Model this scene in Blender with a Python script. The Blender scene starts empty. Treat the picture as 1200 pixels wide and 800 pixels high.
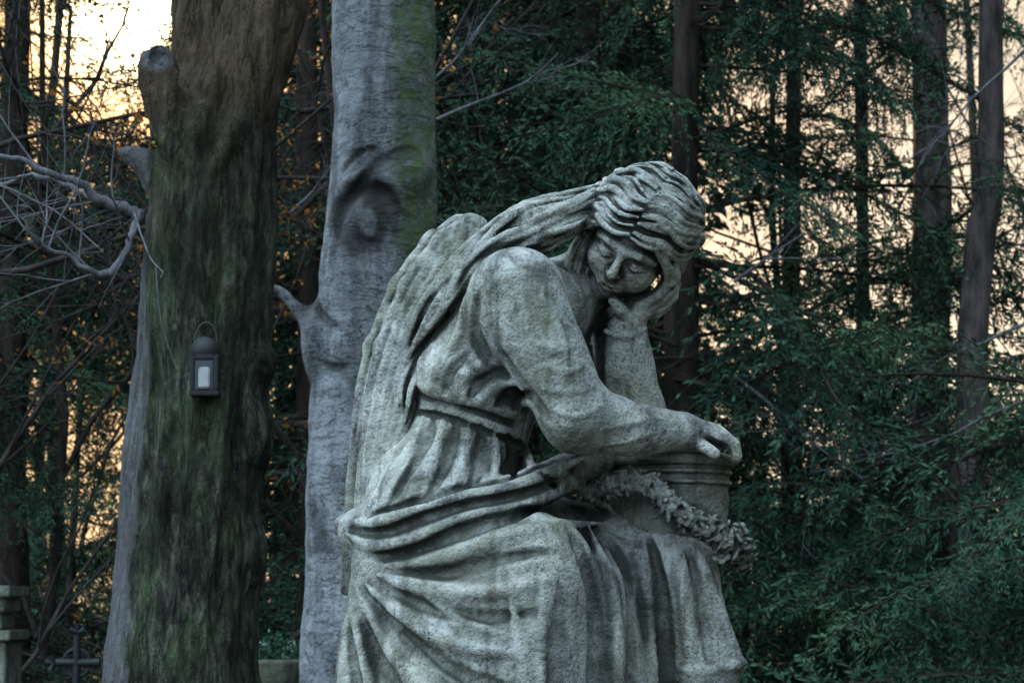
import bpy, math, random, time
import numpy as np
from mathutils import Vector, Matrix, Euler
T0=time.time()
random.seed(5)
scene=bpy.context.scene
f32=np.float32
# ------------------------------------------------------------------ camera
PITCH=math.radians(7); HT=0.24
CAM=np.array([0.0,0.0,1.6])
FW=np.array([0,math.cos(PITCH),math.sin(PITCH)]); UP=np.array([0,-math.sin(PITCH),math.cos(PITCH)])
def ray(px,py):
    return FW+np.array([1.0,0,0])*((px-600)/600*HT)+UP*((400-py)/600*HT)
def W(px,py,d=0.0,D=5.0):
    """world point seen in direction (px,py) on the vertical plane y = D + d*(scale)"""
    r=ray(px,py); y=D+d*0.0004*D
    return CAM+r*(y/r[1])
def WP(L,D=5.0): return np.array([W(p[0],p[1],p[2] if len(p)>2 else 0,D) for p in L])
cd=bpy.data.cameras.new("camera"); cam=bpy.data.objects.new("camera",cd); scene.collection.objects.link(cam)
cam.location=CAM; cam.rotation_euler=(math.radians(90)+PITCH,0,0)
cd.sensor_width=36; cd.lens=18/HT; cd.clip_end=2000
cd.dof.use_dof=True; cd.dof.focus_distance=5.0; cd.dof.aperture_fstop=9
scene.camera=cam
scene.view_settings.view_transform='Standard'; scene.view_settings.look='None'; scene.view_settings.exposure=0
# ------------------------------------------------------------------ noise
_tabs={}
def vn(P,seed=0):
    if seed not in _tabs: _tabs[seed]=np.random.default_rng(seed).random((32,32,32)).astype(f32)
    T=_tabs[seed]
    i=np.floor(P).astype(int); f=P-i; f=f*f*(3-2*f); i0=i%32; i1=(i+1)%32
    x0,y0,z0=i0.T; x1,y1,z1=i1.T; fx,fy,fz=f.T
    c=lambda a,b,d:T[a,b,d]
    return ((c(x0,y0,z0)*(1-fx)+c(x1,y0,z0)*fx)*(1-fy)+(c(x0,y1,z0)*(1-fx)+c(x1,y1,z0)*fx)*fy)*(1-fz)+\
           ((c(x0,y0,z1)*(1-fx)+c(x1,y0,z1)*fx)*(1-fy)+(c(x0,y1,z1)*(1-fx)+c(x1,y1,z1)*fx)*fy)*fz
def fbm(P,o=3,seed=0):
    s=0;a=1;n=0
    for k in range(o):
        s=s+a*(vn(P*2**k+k*7.3,seed+k)-0.5); n+=a; a*=0.5
    return s/n*2
def smooth(a,b,x):
    t=np.clip((x-a)/(b-a),0,1); return t*t*(3-2*t)
# ------------------------------------------------------------------ SDF grid
class Grid:
    def __init__(s,lo,hi,h):
        s.lo=np.array(lo,float); s.h=h
        s.n=(np.ceil((np.array(hi)-s.lo)/h)+1).astype(int)
        s.F=np.full(s.n,1.0,f32)
    def rng(s,lo,hi):
        a=np.clip(np.floor((np.array(lo)-s.lo)/s.h).astype(int),0,s.n); b=np.clip(np.ceil((np.array(hi)-s.lo)/s.h).astype(int)+1,0,s.n)
        return a,b
    def xyz(s,a,b):
        return [ (s.lo[i]+s.h*np.arange(a[i],b[i])).astype(f32).reshape([-1 if j==i else 1 for j in range(3)]) for i in range(3)]
    def comb(s,a,b,T,k,op):
        V=s.F[a[0]:b[0],a[1]:b[1],a[2]:b[2]]
        if op=='u': A,B=V,T
        elif op=='s': A,B=-V,T
        elif op=='i': A,B=-V,-T
        if k>0:
            h=np.clip(0.5+0.5*(B-A)/k,0,1); R=B*(1-h)+A*h-k*h*(1-h)
        else: R=np.minimum(A,B)
        V[...]=R if op=='u' else -R
    def ell(s,c,r,k=0.01,M=None,op='u'):
        c=np.array(c,float); r=np.array(r,float); m=r.max()+k+3*s.h
        a,b=s.rng(c-m,c+m)
        if (b<=a).any(): return
        X,Y,Z=s.xyz(a,b); X=X-f32(c[0]);Y=Y-f32(c[1]);Z=Z-f32(c[2])
        if M is None: u,v,w=X,Y,Z
        else:
            M=np.array(M,float).astype(f32)
            u=X*M[0,0]+Y*M[0,1]+Z*M[0,2]; v=X*M[1,0]+Y*M[1,1]+Z*M[1,2]; w=X*M[2,0]+Y*M[2,1]+Z*M[2,2]
        r=r.astype(f32)
        k0=np.sqrt((u/r[0])**2+(v/r[1])**2+(w/r[2])**2); k1=np.sqrt((u/r[0]**2)**2+(v/r[1]**2)**2+(w/r[2]**2)**2)+1e-6
        s.comb(a,b,(k0*(k0-1)/k1).astype(f32),k,op)
    def tube(s,P,R,k=0.01,op='u',sy=1.0):
        P=np.array(P,float); R=np.zeros(len(P))+np.array(R,float)
        m=R.max()/sy+k+3*s.h
        a,b=s.rng(P.min(0)-m,P.max(0)+m)
        if (b<=a).any(): return
        T=np.full(b-a,9.0,f32)
        for i in range(len(P)-1):
            p,q=P[i],P[i+1]; mm=max(R[i],R[i+1])/sy+k+3*s.h
            c,d=s.rng(np.minimum(p,q)-mm,np.maximum(p,q)+mm)
            if (d<=c).any(): continue
            X,Y,Z=s.xyz(c,d); e=(q-p); e[1]*=sy; L2=float(e@e)+1e-9
            X=X-f32(p[0]);Y=(Y-f32(p[1]))*f32(sy);Z=Z-f32(p[2])
            t=np.clip((X*f32(e[0])+Y*f32(e[1])+Z*f32(e[2]))/f32(L2),0,1)
            dd=np.sqrt((X-t*f32(e[0]))**2+(Y-t*f32(e[1]))**2+(Z-t*f32(e[2]))**2)-(f32(R[i])+f32(R[i+1]-R[i])*t)
            V=T[c[0]-a[0]:d[0]-a[0],c[1]-a[1]:d[1]-a[1],c[2]-a[2]:d[2]-a[2]]
            np.minimum(V,dd,out=V)
        s.comb(a,b,T,k,op)
    def cast(s,px,py,y0,y1,step=0.004):
        r=ray(px,py); ys=np.arange(y0,y1,step); P=CAM+(ys/r[1])[:,None]*r
        I=np.round((P-s.lo)/s.h).astype(int); ok=((I>=0)&(I<s.n)).all(1); v=np.full(len(P),1.0)
        J=I[ok]; v[ok]=s.F[J[:,0],J[:,1],J[:,2]]
        w=np.where(v<0)[0]
        return None if len(w)==0 else P[w[0]]
    def sample(s,P):
        q=np.clip((P-s.lo)/s.h,0,s.n-1.001); i=q.astype(int); f=q-i; F=s.F; r=0
        for a in (0,1):
            for b in (0,1):
                for c in (0,1):
                    r=r+F[i[:,0]+a,i[:,1]+b,i[:,2]+c]*(f[:,0] if a else 1-f[:,0])*(f[:,1] if b else 1-f[:,1])*(f[:,2] if c else 1-f[:,2])
        return r
    def cavity(s,V,N):
        c=0
        for r,w in ((0.008,.28),(0.016,.28),(0.032,.26),(.07,.22)):  # widest reach paints shade into deep statue recesses
            c=c+w*np.clip(1-s.sample(V+N*r)/r,0,1)
        return np.clip(c,0,1)
    def closeb(s):
        F=s.F; F[0:1]=1; F[:,0:1]=1; F[:,:,0:1]=1; F[:,-1:]=1; F[-1:]=1; F[:,:,-1:]=1
    def mesh(s):
        F=s.F; S=F<0; nx,ny,nz=F.shape
        c=np.zeros((nx-1,ny-1,nz-1),np.int8)
        for i in (0,1):
            for j in (0,1):
                for k in (0,1): c+=S[i:nx-1+i,j:ny-1+j,k:nz-1+k]
        act=(c>0)&(c<8); ii=np.argwhere(act); idx=np.full(act.shape,-1,np.int32); idx[act]=np.arange(len(ii))
        P=np.zeros((len(ii),3)); C=np.zeros(len(ii))
        cs=[(i,j,k) for i in (0,1) for j in (0,1) for k in (0,1)]
        vals={q:F[ii[:,0]+q[0],ii[:,1]+q[1],ii[:,2]+q[2]].astype(float) for q in cs}
        for q in cs:
            for ax in range(3):
                if q[ax]==0:
                    q2=list(q); q2[ax]=1; q2=tuple(q2); fa,fb=vals[q],vals[q2]; m=(fa<0)!=(fb<0)
                    t=fa[m]/(fa[m]-fb[m]); E=np.zeros((m.sum(),3)); E+=np.array(q); E[:,ax]=t
                    P[m]+=E; C[m]+=1
        V=s.lo+(P/C[:,None]+ii)*s.h
        Q=[]
        for ax in range(3):
            o=[(ax+1)%3,(ax+2)%3]
            sl0=[slice(1,-1)]*3; sl1=[slice(1,-1)]*3; sl0[ax]=slice(0,-1); sl1[ax]=slice(1,None)
            s0=S[tuple(sl0)]; s1=S[tuple(sl1)]; e=np.argwhere(s0!=s1); flip=~s0[tuple(e.T)]
            e=e+1; e[:,ax]-=1
            q=[]
            for (da,db) in ((-1,-1),(0,-1),(0,0),(-1,0)):
                g=e.copy(); g[:,o[0]]+=da; g[:,o[1]]+=db; q.append(idx[tuple(g.T)])
            q=np.stack(q,1); q[flip]=q[flip][:,::-1]; Q.append(q)
        return V,np.concatenate(Q)
def np_mesh(name,V,Q,smoothf=True,mi=None):
    me=bpy.data.meshes.new(name); V=np.asarray(V,f32); Q=np.asarray(Q,np.int32); n=Q.shape[1]
    me.vertices.add(len(V)); me.vertices.foreach_set('co',V.ravel())
    me.loops.add(Q.size); me.loops.foreach_set('vertex_index',Q.ravel())
    me.polygons.add(len(Q)); me.polygons.foreach_set('loop_start',np.arange(0,Q.size,n,dtype=np.int32))
    me.polygons.foreach_set('use_smooth',np.full(len(Q),smoothf,bool))
    if mi is not None: me.polygons.foreach_set('material_index',np.asarray(mi,np.int32))
    me.update(calc_edges=True); return me
def add(name,me,parent=None,mats=()):
    ob=bpy.data.objects.new(name,me); scene.collection.objects.link(ob)
    if parent: ob.parent=parent
    if me is not None and len(me.materials)==0:
        for m in mats: me.materials.append(m)
    return ob
def empty(name,loc=(0,0,0)):
    return add(name,None)
def normals(me):
    N=np.zeros(len(me.vertices)*3,f32); me.vertices.foreach_get('normal',N); return N.reshape(-1,3)
def setattr_(me,name,v):
    a=me.attributes.new(name,'FLOAT','POINT'); a.data.foreach_set('value',np.asarray(v,f32))
def catmull(P,n=5):
    P=np.array(P,float); out=[]
    Pe=np.vstack([2*P[0]-P[1],P,2*P[-1]-P[-2]])
    for i in range(1,len(Pe)-2):
        a,b,c,d=Pe[i-1:i+3]
        for t in np.arange(n)/n:
            out.append(0.5*((2*b)+(-a+c)*t+(2*a-5*b+4*c-d)*t*t+(-a+3*b-3*c+d)*t**3))
    out.append(P[-1]); return np.array(out)
# ------------------------------------------------------------------ node helpers
class NT:
    def __init__(s,name):
        s.m=bpy.data.materials.new(name); s.m.use_nodes=True; s.t=s.m.node_tree; s.n=s.t.nodes; s.n.clear()
        s.out=s.n.new('ShaderNodeOutputMaterial'); s.tc=s.n.new('ShaderNodeTexCoord')
    def L(s,a,b): s.t.links.new(a,b)
    def mp(s,sc,src=None):
        m=s.n.new('ShaderNodeMapping'); m.inputs['Scale'].default_value=sc; s.L(src or s.tc.outputs['Object'],m.inputs[0]); return m.outputs[0]
    def noise(s,scale,det=4,rough=0.6,vec=None,dist=0):
        n=s.n.new('ShaderNodeTexNoise'); n.inputs['Scale'].default_value=scale; n.inputs['Detail'].default_value=det; n.inputs['Roughness'].default_value=rough; n.inputs['Distortion'].default_value=dist
        s.L(vec or s.tc.outputs['Object'],n.inputs['Vector']); return n.outputs['Fac']
    def ramp(s,f,stops):
        r=s.n.new('ShaderNodeValToRGB'); e=r.color_ramp.elements
        while len(e)<len(stops): e.new(0.5)
        for i,(p,c) in enumerate(stops):
            e[i].position=p; e[i].color=(c,c,c,1) if isinstance(c,(int,float)) else (*c,1)
        s.L(f,r.inputs[0]); return r.outputs[0]
    def mix(s,f,a,b,mode='MIX'):
        m=s.n.new('ShaderNodeMix'); m.data_type='RGBA'; m.blend_type=mode
        for v,k in ((f,0),(a,6),(b,7)):
            if isinstance(v,(int,float)): m.inputs[k].default_value=v
            elif isinstance(v,tuple): m.inputs[k].default_value=(*v,1)
            else: s.L(v,m.inputs[k])
        return m.outputs[2]
    def math(s,op,a,b=0):
        m=s.n.new('ShaderNodeMath'); m.operation=op
        for v,k in ((a,0),(b,1)):
            if isinstance(v,(int,float)): m.inputs[k].default_value=v
            else: s.L(v,m.inputs[k])
        return m.outputs[0]
    def attr(s,name):
        a=s.n.new('ShaderNodeAttribute'); a.attribute_name=name; return a.outputs['Fac']
    def bump(s,h,dist,st=1.0,nrm=None):
        b=s.n.new('ShaderNodeBump'); b.inputs['Distance'].default_value=dist; b.inputs['Strength'].default_value=st; s.L(h,b.inputs['Height'])
        if nrm: s.L(nrm,b.inputs['Normal'])
        return b.outputs[0]
    def pbr(s,col,rough=0.85,nrm=None,metal=0,spec=0.3):
        p=s.n.new('ShaderNodeBsdfPrincipled')
        if isinstance(col,tuple): p.inputs['Base Color'].default_value=(*col,1)
        else: s.L(col,p.inputs['Base Color'])
        p.inputs['Roughness'].default_value=rough; p.inputs['Metallic'].default_value=metal; p.inputs['Specular IOR Level'].default_value=spec
        if nrm: s.L(nrm,p.inputs['Normal'])
        s.L(p.outputs[0],s.out.inputs[0]); return s.m
def stone_mat(name,lo,hi,dirt_shade=True):
    n=NT(name)
    mid=tuple((a+b)/2 for a,b in zip(lo,hi))
    base=n.ramp(n.noise(2.6,6,0.68,dist=0.6),[(0.34,lo),(0.5,mid),(0.64,hi)])
    strk=n.ramp(n.noise(11,4,0.65,n.mp((1.4,1.4,0.16)),0.5),[(0.40,1.15),(0.52,0.9),(0.64,0.32)])
    base=n.mix(0.85,base,strk,'MULTIPLY')
    bl=n.ramp(n.noise(13,5,0.78,dist=0.5),[(0.37,0.28),(0.49,1.0),(0.62,1.22)])
    base=n.mix(0.75,base,bl,'MULTIPLY')
    spk=n.ramp(n.noise(120,3,0.8),[(0.36,0.18),(0.46,1.0)])
    base=n.mix(n.ramp(n.noise(5,2),[(.4,.3),(.6,.9)]),base,spk,'MULTIPLY')
    lich=n.ramp(n.noise(34,4,0.75),[(0.59,0.0),(0.66,1.0)])
    base=n.mix(n.math('MULTIPLY',lich,0.3),base,(0.52,0.51,0.42))
    grn=n.ramp(n.noise(3.1,4,0.65),[(0.46,0.0),(0.62,1.0)])
    base=n.mix(n.math('MULTIPLY',grn,0.42),base,(0.22,0.22,0.11))
    if dirt_shade:
        g=n.n.new('ShaderNodeNewGeometry')
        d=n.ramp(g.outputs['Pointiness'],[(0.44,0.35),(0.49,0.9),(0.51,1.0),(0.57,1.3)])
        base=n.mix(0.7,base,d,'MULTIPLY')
        cv=n.ramp(n.math('ADD',n.attr('cav'),n.math('MULTIPLY',n.math('SUBTRACT',n.noise(20,4,.7),.5),.45)),[(0.09,0.0),(0.45,1.0)])  # grime plus painted shade, darkening crevices and hollows
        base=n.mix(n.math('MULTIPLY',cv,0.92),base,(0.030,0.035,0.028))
    h=n.math('ADD',n.noise(120,4,0.75),n.math('MULTIPLY',n.noise(30,3,0.65),2.0))
    b=n.bump(h,0.006,0.85)
    return n.pbr(base,0.92,b)
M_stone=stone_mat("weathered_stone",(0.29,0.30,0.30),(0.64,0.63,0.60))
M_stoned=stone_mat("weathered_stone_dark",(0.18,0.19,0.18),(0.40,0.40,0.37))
M_stone2=stone_mat("pedestal_stone",(0.16,0.18,0.16),(0.32,0.33,0.29),False)
def bark1():
    n=NT("mossy_bark")
    v=n.mp((1,1,0.26))
    a=n.noise(26,6,0.75,v,0.5)
    base=n.ramp(a,[(0.34,(0.012,0.012,0.010)),(0.46,(0.065,0.066,0.052)),(0.56,(0.15,0.155,0.12)),(0.68,(0.32,0.33,0.26))])
    moss=n.ramp(n.noise(3.8,5,0.75,n.mp((1,1,0.4)),0.5),[(0.46,0.0),(0.58,1.0)])
    base=n.mix(n.math('MULTIPLY',moss,0.55),base,n.mix(a,(0.005,0.02,0.01),(0.24,0.33,0.15)))
    dk=n.ramp(n.noise(2.6,5,0.75,n.mp((1.6,1.6,0.6)),0.4),[(0.42,0.28),(0.55,1.1)])
    base=n.mix(0.85,base,dk,'MULTIPLY')
    base=n.mix(n.math('MULTIPLY',n.attr('warm_glow'),0.8),base,n.mix(a,(0.018,0.010,0.006),(0.34,0.215,0.135)))  # sun flare glow painted into the upper bark as brown
    crk=n.ramp(n.noise(8,6,0.7,n.mp((1.5,1.5,0.14)),0.7),[(0.475,1.0),(0.495,0.12),(0.515,1.0)])
    base=n.mix(0.75,base,crk,'MULTIPLY')
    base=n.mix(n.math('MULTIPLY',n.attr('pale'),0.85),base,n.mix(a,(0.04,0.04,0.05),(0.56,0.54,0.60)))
    h=n.math('ADD',n.math('ADD',n.noise(70,4,0.75,n.mp((1,1,.5))),n.math('MULTIPLY',a,2.5)),n.math('MULTIPLY',crk,1.0))
    return n.pbr(base,0.9,n.bump(h,0.04,1.0))
def bark2():
    n=NT("smooth_beech_bark")
    base=n.ramp(n.noise(4.5,5,0.7,dist=0.5),[(0.35,(0.20,0.21,0.235)),(0.5,(0.35,0.36,0.40)),(0.66,(0.54,0.54,0.60))])
    ln=n.ramp(n.noise(1.9,5,0.7,n.mp((1.2,1.2,5)),0.6),[(0.488,1.0),(0.5,0.2),(0.512,1.0)])
    base=n.mix(0.65,base,ln,'MULTIPLY')
    ver=n.ramp(n.noise(4,5,0.7,n.mp((1.8,1.8,.4)),.5),[(0.4,0.45),(0.55,1.05)])
    base=n.mix(0.8,base,ver,'MULTIPLY')
    spk=n.ramp(n.noise(60,3,0.75),[(0.35,0.35),(0.47,1.0)])
    base=n.mix(0.7,base,spk,'MULTIPLY')
    a=n.noise(14,5,0.7)
    base=n.mix(n.math('MULTIPLY',n.attr('moss'),n.ramp(a,[(0.35,0.25),(0.6,1.0)])),base,n.mix(a,(0.02,0.04,0.02),(0.20,0.28,0.12)))
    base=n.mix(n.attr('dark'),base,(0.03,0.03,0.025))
    h=n.math('ADD',n.math('MULTIPLY',ln,0.8),n.math('MULTIPLY',n.noise(22,5,0.7,n.mp((1,1,1.3))),1.6))
    return n.pbr(base,0.88,n.bump(h,0.015,0.9))
M_b1=bark1(); M_b2=bark2()
def simple_bark(name,c0,c1):
    n=NT(name); a=n.noise(14,4,0.7,n.mp((1,1,0.25)))
    return n.pbr(n.ramp(a,[(0.35,c0),(0.65,c1)]),0.9,n.bump(a,0.02,0.8))
M_tr_brown=simple_bark("brown_conifer_bark",(0.013,0.010,0.009),(0.065,0.044,0.037))
M_tr_grey=simple_bark("grey_conifer_bark",(0.028,0.024,0.024),(0.14,0.108,0.108))
M_twig=simple_bark("bare_twig_bark",(0.02,0.016,0.015),(0.075,0.058,0.055))
M_twigp=simple_bark("pale_branch_bark",(0.07,0.07,0.08),(0.26,0.25,0.28))
def leaf_mat(name,c0,c1,c2,tr=0.25,scale=0.9):
    n=NT(name)
    g=n.n.new('ShaderNodeNewGeometry'); 
    a=n.noise(scale,2,0.6,g.outputs['Position']); b=n.noise(23,1,0.6,g.outputs['Position'])
    c=n.ramp(n.math('ADD',n.math('MULTIPLY',a,0.6),n.math('MULTIPLY',b,0.4)),[(0.38,c0),(0.5,c1),(0.63,c2)])
    d=n.n.new('ShaderNodeBsdfDiffuse'); n.L(c,d.inputs[0])
    if tr==0: n.L(d.outputs[0],n.out.inputs[0]); return n.m
    t=n.n.new('ShaderNodeBsdfTranslucent'); mx=n.n.new('ShaderNodeMixShader'); mx.inputs[0].default_value=tr
    n.L(c,t.inputs[0]); n.L(d.outputs[0],mx.inputs[1]); n.L(t.outputs[0],mx.inputs[2]); n.L(mx.outputs[0],n.out.inputs[0]); return n.m
M_needle=leaf_mat("conifer_needles",(0.022,0.054,0.040),(0.048,0.108,0.072),(0.13,0.22,0.115),0)
M_far=leaf_mat("distant_needles",(0.020,0.040,0.034),(0.040,0.074,0.056),(0.08,0.125,0.082),0,0.4)
M_dry=leaf_mat("dry_beech_leaves",(0.18,0.07,0.02),(0.34,0.15,0.04),(0.50,0.27,0.08),0.5)
# ------------------------------------------------------------------ STATUE
S=0.002
statue=empty("angel_statue")
zb=W(600,935,-60)[2]
lo=np.array([W(380,600,190)[0],5-0.47,zb-0.03]); hi=np.array([W(895,600,190)[0],5+0.34,W(700,225,0)[2]+0.02])
G=Grid(lo,hi,0.0042)
def E(c,r,k,rot=None,g=None,op='u'):
    M=None
    if rot is not None:
        a=math.radians(rot); M=[[math.cos(a),0,-math.sin(a)],[0,1,0],[math.sin(a),0,math.cos(a)]]
    (g or G).ell(W(*c),np.array(r)*S,k*S,M,op)
def TB(P,R,k,g=None,op='u',sy=1.0,n=0):
    P=WP(P); R=np.array(R,float)*S
    if n: 
        PR=catmull(np.hstack([P,R[:,None]]),n); P,R=PR[:,:3],PR[:,3]
    (g or G).tube(P,R,k*S,op,sy)
# lower body and skirts
TB([(535,600,30),(520,700,30),(505,960,30)],[92,102,126],10,n=3)
E((515,580,0),(88,112,72),30)
TB([(520,610,-45),(632,668,-112)],[72,55],30)
TB([(632,668,-112),(628,790,-112),(640,960,-100)],[55,62,74],25)
TB([(500,650,-50),(545,760,-75),(560,960,-80)],[62,84,100],50)
TB([(570,625,45),(785,668,5)],[66,49],30)
TB([(785,668,5),(800,720,5),(814,782,5)],[49,51,54],25)
TB([(806,770,8),(820,960,8)],[38,46],8)
TB([(690,700,-45),(720,960,-50)],[48,84],40)
# torso
E((552,500,0),(70,88,62),30)
E((585,405,0),(84,98,92),30,20)
TB([(606,350,-88),(690,372,110)],[50,42],34)
E((558,440,-22),(72,82,50),25)
TB([(640,345,25),(700,310,38)],[36,30],26)
TB([(668,300,-75),(676,370,-66),(700,440,-58),(712,500,-66)],[26,34,36,26],14,op='s')
# near arm
TB([(606,345,-98),(640,415,-118),(676,488,-122)],[52,46,39],20)
TB([(676,488,-122),(740,503,-90),(800,505,-52)],[40,31,21],12)
# near hand
TB([(800,506,-52),(838,513,-38)],[20,16],10)
for i,d in enumerate((-58,-45,-31,-18)):
    TB([(828,507-(i==1)*2,d),(848,512,d-2),(860,521,d-1),(863,534+2*(i%2),d+1)],[9,8.5,7.5,6.5],2.5)
TB([(810,515,-58),(826,524,-70),(838,531,-73)],[9,7.5,6],4)
# far arm
TB([(745,482,42),(692,375,118)],[36,42],12)
TB([(743,480,36),(737,430,28),(734,388,22)],[34,31,25],8)
# sash and cloth masses
TB([(420,622,-10),(480,612,-60),(560,592,-94),(625,572,-84),(700,535,0)],[22,27,27,24,22],14,n=4)
TB([(410,618,40),(420,622,-10)],[16,20],10)
TB([(400,612,10),(440,600,-30),(500,585,-80)],[8,12,18],10,n=3)
TB([(440,655,-40),(425,760,-50),(415,960,-60)],[22,28,36],30)
TB([(560,400,0),(505,400,5)],[40,28],20)
def strokes(Gr,LST,y0=4.4,y1=5.5,ppm=S):
    ker=np.array([1,2,3,4,3,2,1.]); ker/=ker.sum()
    for kind,pts,R,k in LST:
        C=catmull(np.array(pts,float),6); P=[]
        hits=[Gr.cast(p[0],p[1],y0,y1) for p in C]
        ok=[h is not None for h in hits]
        if not any(ok): continue
        ys=np.interp(np.arange(len(C)),[i for i,o in enumerate(ok) if o],[hits[i][1] for i,o in enumerate(ok) if o])
        ys=np.convolve(np.pad(ys,3,mode='edge'),ker,'valid')
        R=np.array(R if hasattr(R,'__len__') else (R*0.45,R,R*0.45),float)
        u=np.linspace(0,1,len(C)); rr=np.interp(u,np.linspace(0,1,len(R)),R)*ppm
        rr=rr*np.clip(np.minimum(u,1-u)/.16,0,1)**.6
        off=rr*0.15 if kind=='r' else -rr*.30+ (1-np.clip(np.minimum(u,1-u)/.16,0,1))*-2.5*ppm
        for p,y,o in zip(C,ys,off):
            d=ray(p[0],p[1]); P.append(CAM+d*((y+o)/d[1]))
        Gr.tube(np.array(P),rr,k*ppm*(1 if kind=='r' else 1.3),'u' if kind=='r' else 's')
ST=[
('g',[(480,460),(520,468),(560,481),(600,496),(650,512)],(3,3,3),3),
('g',[(478,481),(520,488),(560,502),(600,517),(650,532)],(3,3,3),3),
('r',[(488,450),(530,460),(570,468),(616,488)],(8,11,8),8),
('r',[(505,460),(512,430),(535,402)],7,6),('g',[(518,462),(528,436),(550,412)],5,5),
('r',[(532,466),(545,440),(572,420)],7,6),('g',[(548,470),(562,448),(592,432)],5,5),
('r',[(562,472),(580,452),(612,446)],7,6),('g',[(580,478),(598,462),(628,462)],5,5),
('r',[(598,486),(616,470),(642,478)],6,5),('r',[(492,452),(494,425),(508,400)],5,5),
('g',[(560,345),(556,385),(570,420)],5,8),('r',[(545,350),(538,390),(520,425)],6,8),
('g',[(586,410),(612,452),(645,492)],(3,7,4),6),
('r',[(622,398),(650,410),(672,405)],4,6),('r',[(636,455),(668,460),(696,450)],4,6),
('r',[(640,428),(662,436),(682,430)],3.5,6),('r',[(650,482),(680,486),(706,474)],3.5,6),
('r',[(694,505),(740,495),(780,490)],3,5),('r',[(700,522),(735,516),(765,506)],3,5),('r',[(632,350),(655,385),(664,420)],4,6),
('r',[(580,322),(600,360),(594,410)],5,8),('r',[(610,310),(632,340),(640,375)],3.5,7),
('r',[(500,484),(478,530),(432,592)],7,6),('g',[(510,486),(490,535),(452,596)],6,5),
('r',[(522,488),(506,540),(474,594)],7,6),('g',[(536,492),(524,540),(498,588)],6,5),
('r',[(550,496),(542,540),(526,584)],7,6),('g',[(564,500),(562,540),(550,579)],6,5),
('r',[(578,506),(580,540),(578,576)],7,6),('g',[(594,510),(600,540),(604,570)],5,5),
('r',[(610,514),(620,540),(630,564)],6,6),('g',[(626,518),(640,538),(655,552)],5,5),
('r',[(395,610),(440,612),(480,600),(530,584),(590,574),(650,552),(706,520)],(6,8,9,8,6),5),
('g',[(405,622),(450,624),(500,606),(550,592),(610,580),(676,554)],(4,6,6,6,4),4),
('g',[(425,606),(480,590),(540,572),(600,560),(665,534)],(2,4,4,2),4),
('r',[(400,622),(440,640),(490,630),(545,608),(610,594),(690,562)],(5,8,8,8,6),5),
('g',[(426,652),(480,650),(540,624),(600,606),(676,594)],(4,9,9,8,5),5),
('r',[(452,662),(520,652),(590,630),(650,618),(710,612)],(5,8,9,7,4),8),
('g',[(456,672),(520,672),(590,654),(650,644)],(2,5,4,1),7),
('r',[(440,672),(510,690),(580,692),(650,676)],(6,9,8,3),8),
('g',[(450,690),(505,712),(575,722),(632,716)],(2,6,5,1),7),
('r',[(428,684),(486,730),(550,758),(620,764)],(6,9,8,3),8),
('g',[(440,706),(484,754),(545,792),(600,806)],(3,8,7,3),7),
('r',[(418,690),(458,760),(506,818),(560,860)],(6,9,9,5),8),
('r',[(500,700),(540,726),(590,742)],4,6),('r',[(470,740),(510,784),(556,815)],4,6),
('g',[(424,722),(446,776),(484,840),(520,900)],(3,8,8,4),7),
('r',[(410,700),(424,770),(446,840),(466,920)],(5,8,8,5),6),
('g',[(407,726),(414,780),(428,860)],(3,6,5),5),
('r',[(598,690),(612,780),(618,900)],(2,6,8),9),('r',[(636,690),(634,780),(640,900)],(2,5,7),8),
('g',[(658,690),(652,780),(655,900)],(2,7,8),9),
('g',[(668,620),(690,668),(700,740),(698,900)],(5,12,13,12),8),
('r',[(688,612),(716,690),(722,760),(724,920)],(5,8,9,9),6),
('g',[(710,616),(738,690),(742,760),(745,920)],(3,6,7,7),5),
('r',[(736,614),(756,690),(762,760),(768,920)],(4,7,8,8),6),
('g',[(758,620),(776,690),(784,790)],(3,6,6),5),
('r',[(784,622),(800,690),(812,790)],(4,8,8),6),
('g',[(804,636),(822,700),(834,790)],(3,6,6),5),
('r',[(818,644),(838,700),(856,752),(870,792)],(5,7,8,9),6),
('r',[(795,784),(835,784),(878,774)],(5,6,8),5),
('g',[(636,556),(670,590),(704,610)],5,6),('r',[(650,544),(690,580),(724,606)],(4,7,4),6),
]
strokes(G,ST)
def lock(g,C,R,turns=2.0,n=6,k=2.0,seed=0,strands=3,spread=0.5):
    C=catmull(np.hstack([np.array(C,float),np.array(R,float)[:,None]]),n); P,R=C[:,:3],C[:,3]
    T=np.gradient(P,axis=0); T/=np.linalg.norm(T,axis=1)[:,None]+1e-9
    a=np.cross(T,[0.1,1,0.2]); a/=np.linalg.norm(a,axis=1)[:,None]; b=np.cross(T,a)
    t=np.linspace(0,1,len(P)); sd=random.random()*6
    for j in range(strands):
        ph=2*math.pi*(j/strands+turns*t)+sd
        Q=P+(R*spread)[:,None]*(np.cos(ph)[:,None]*a+np.sin(ph)[:,None]*b)
        g.tube(Q,R*(1.08-spread),k*S)
Cp=np.array([(742,246,0),(706,243,-24),(665,250,-62),(625,265,-88),(585,289,-98),(548,322,-88),(520,364,-72),(500,408,-60),(482,452,-50),(470,494,-40)],float)
wd=np.array([20,24,24,22,22,26,27,24,19,9])
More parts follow.
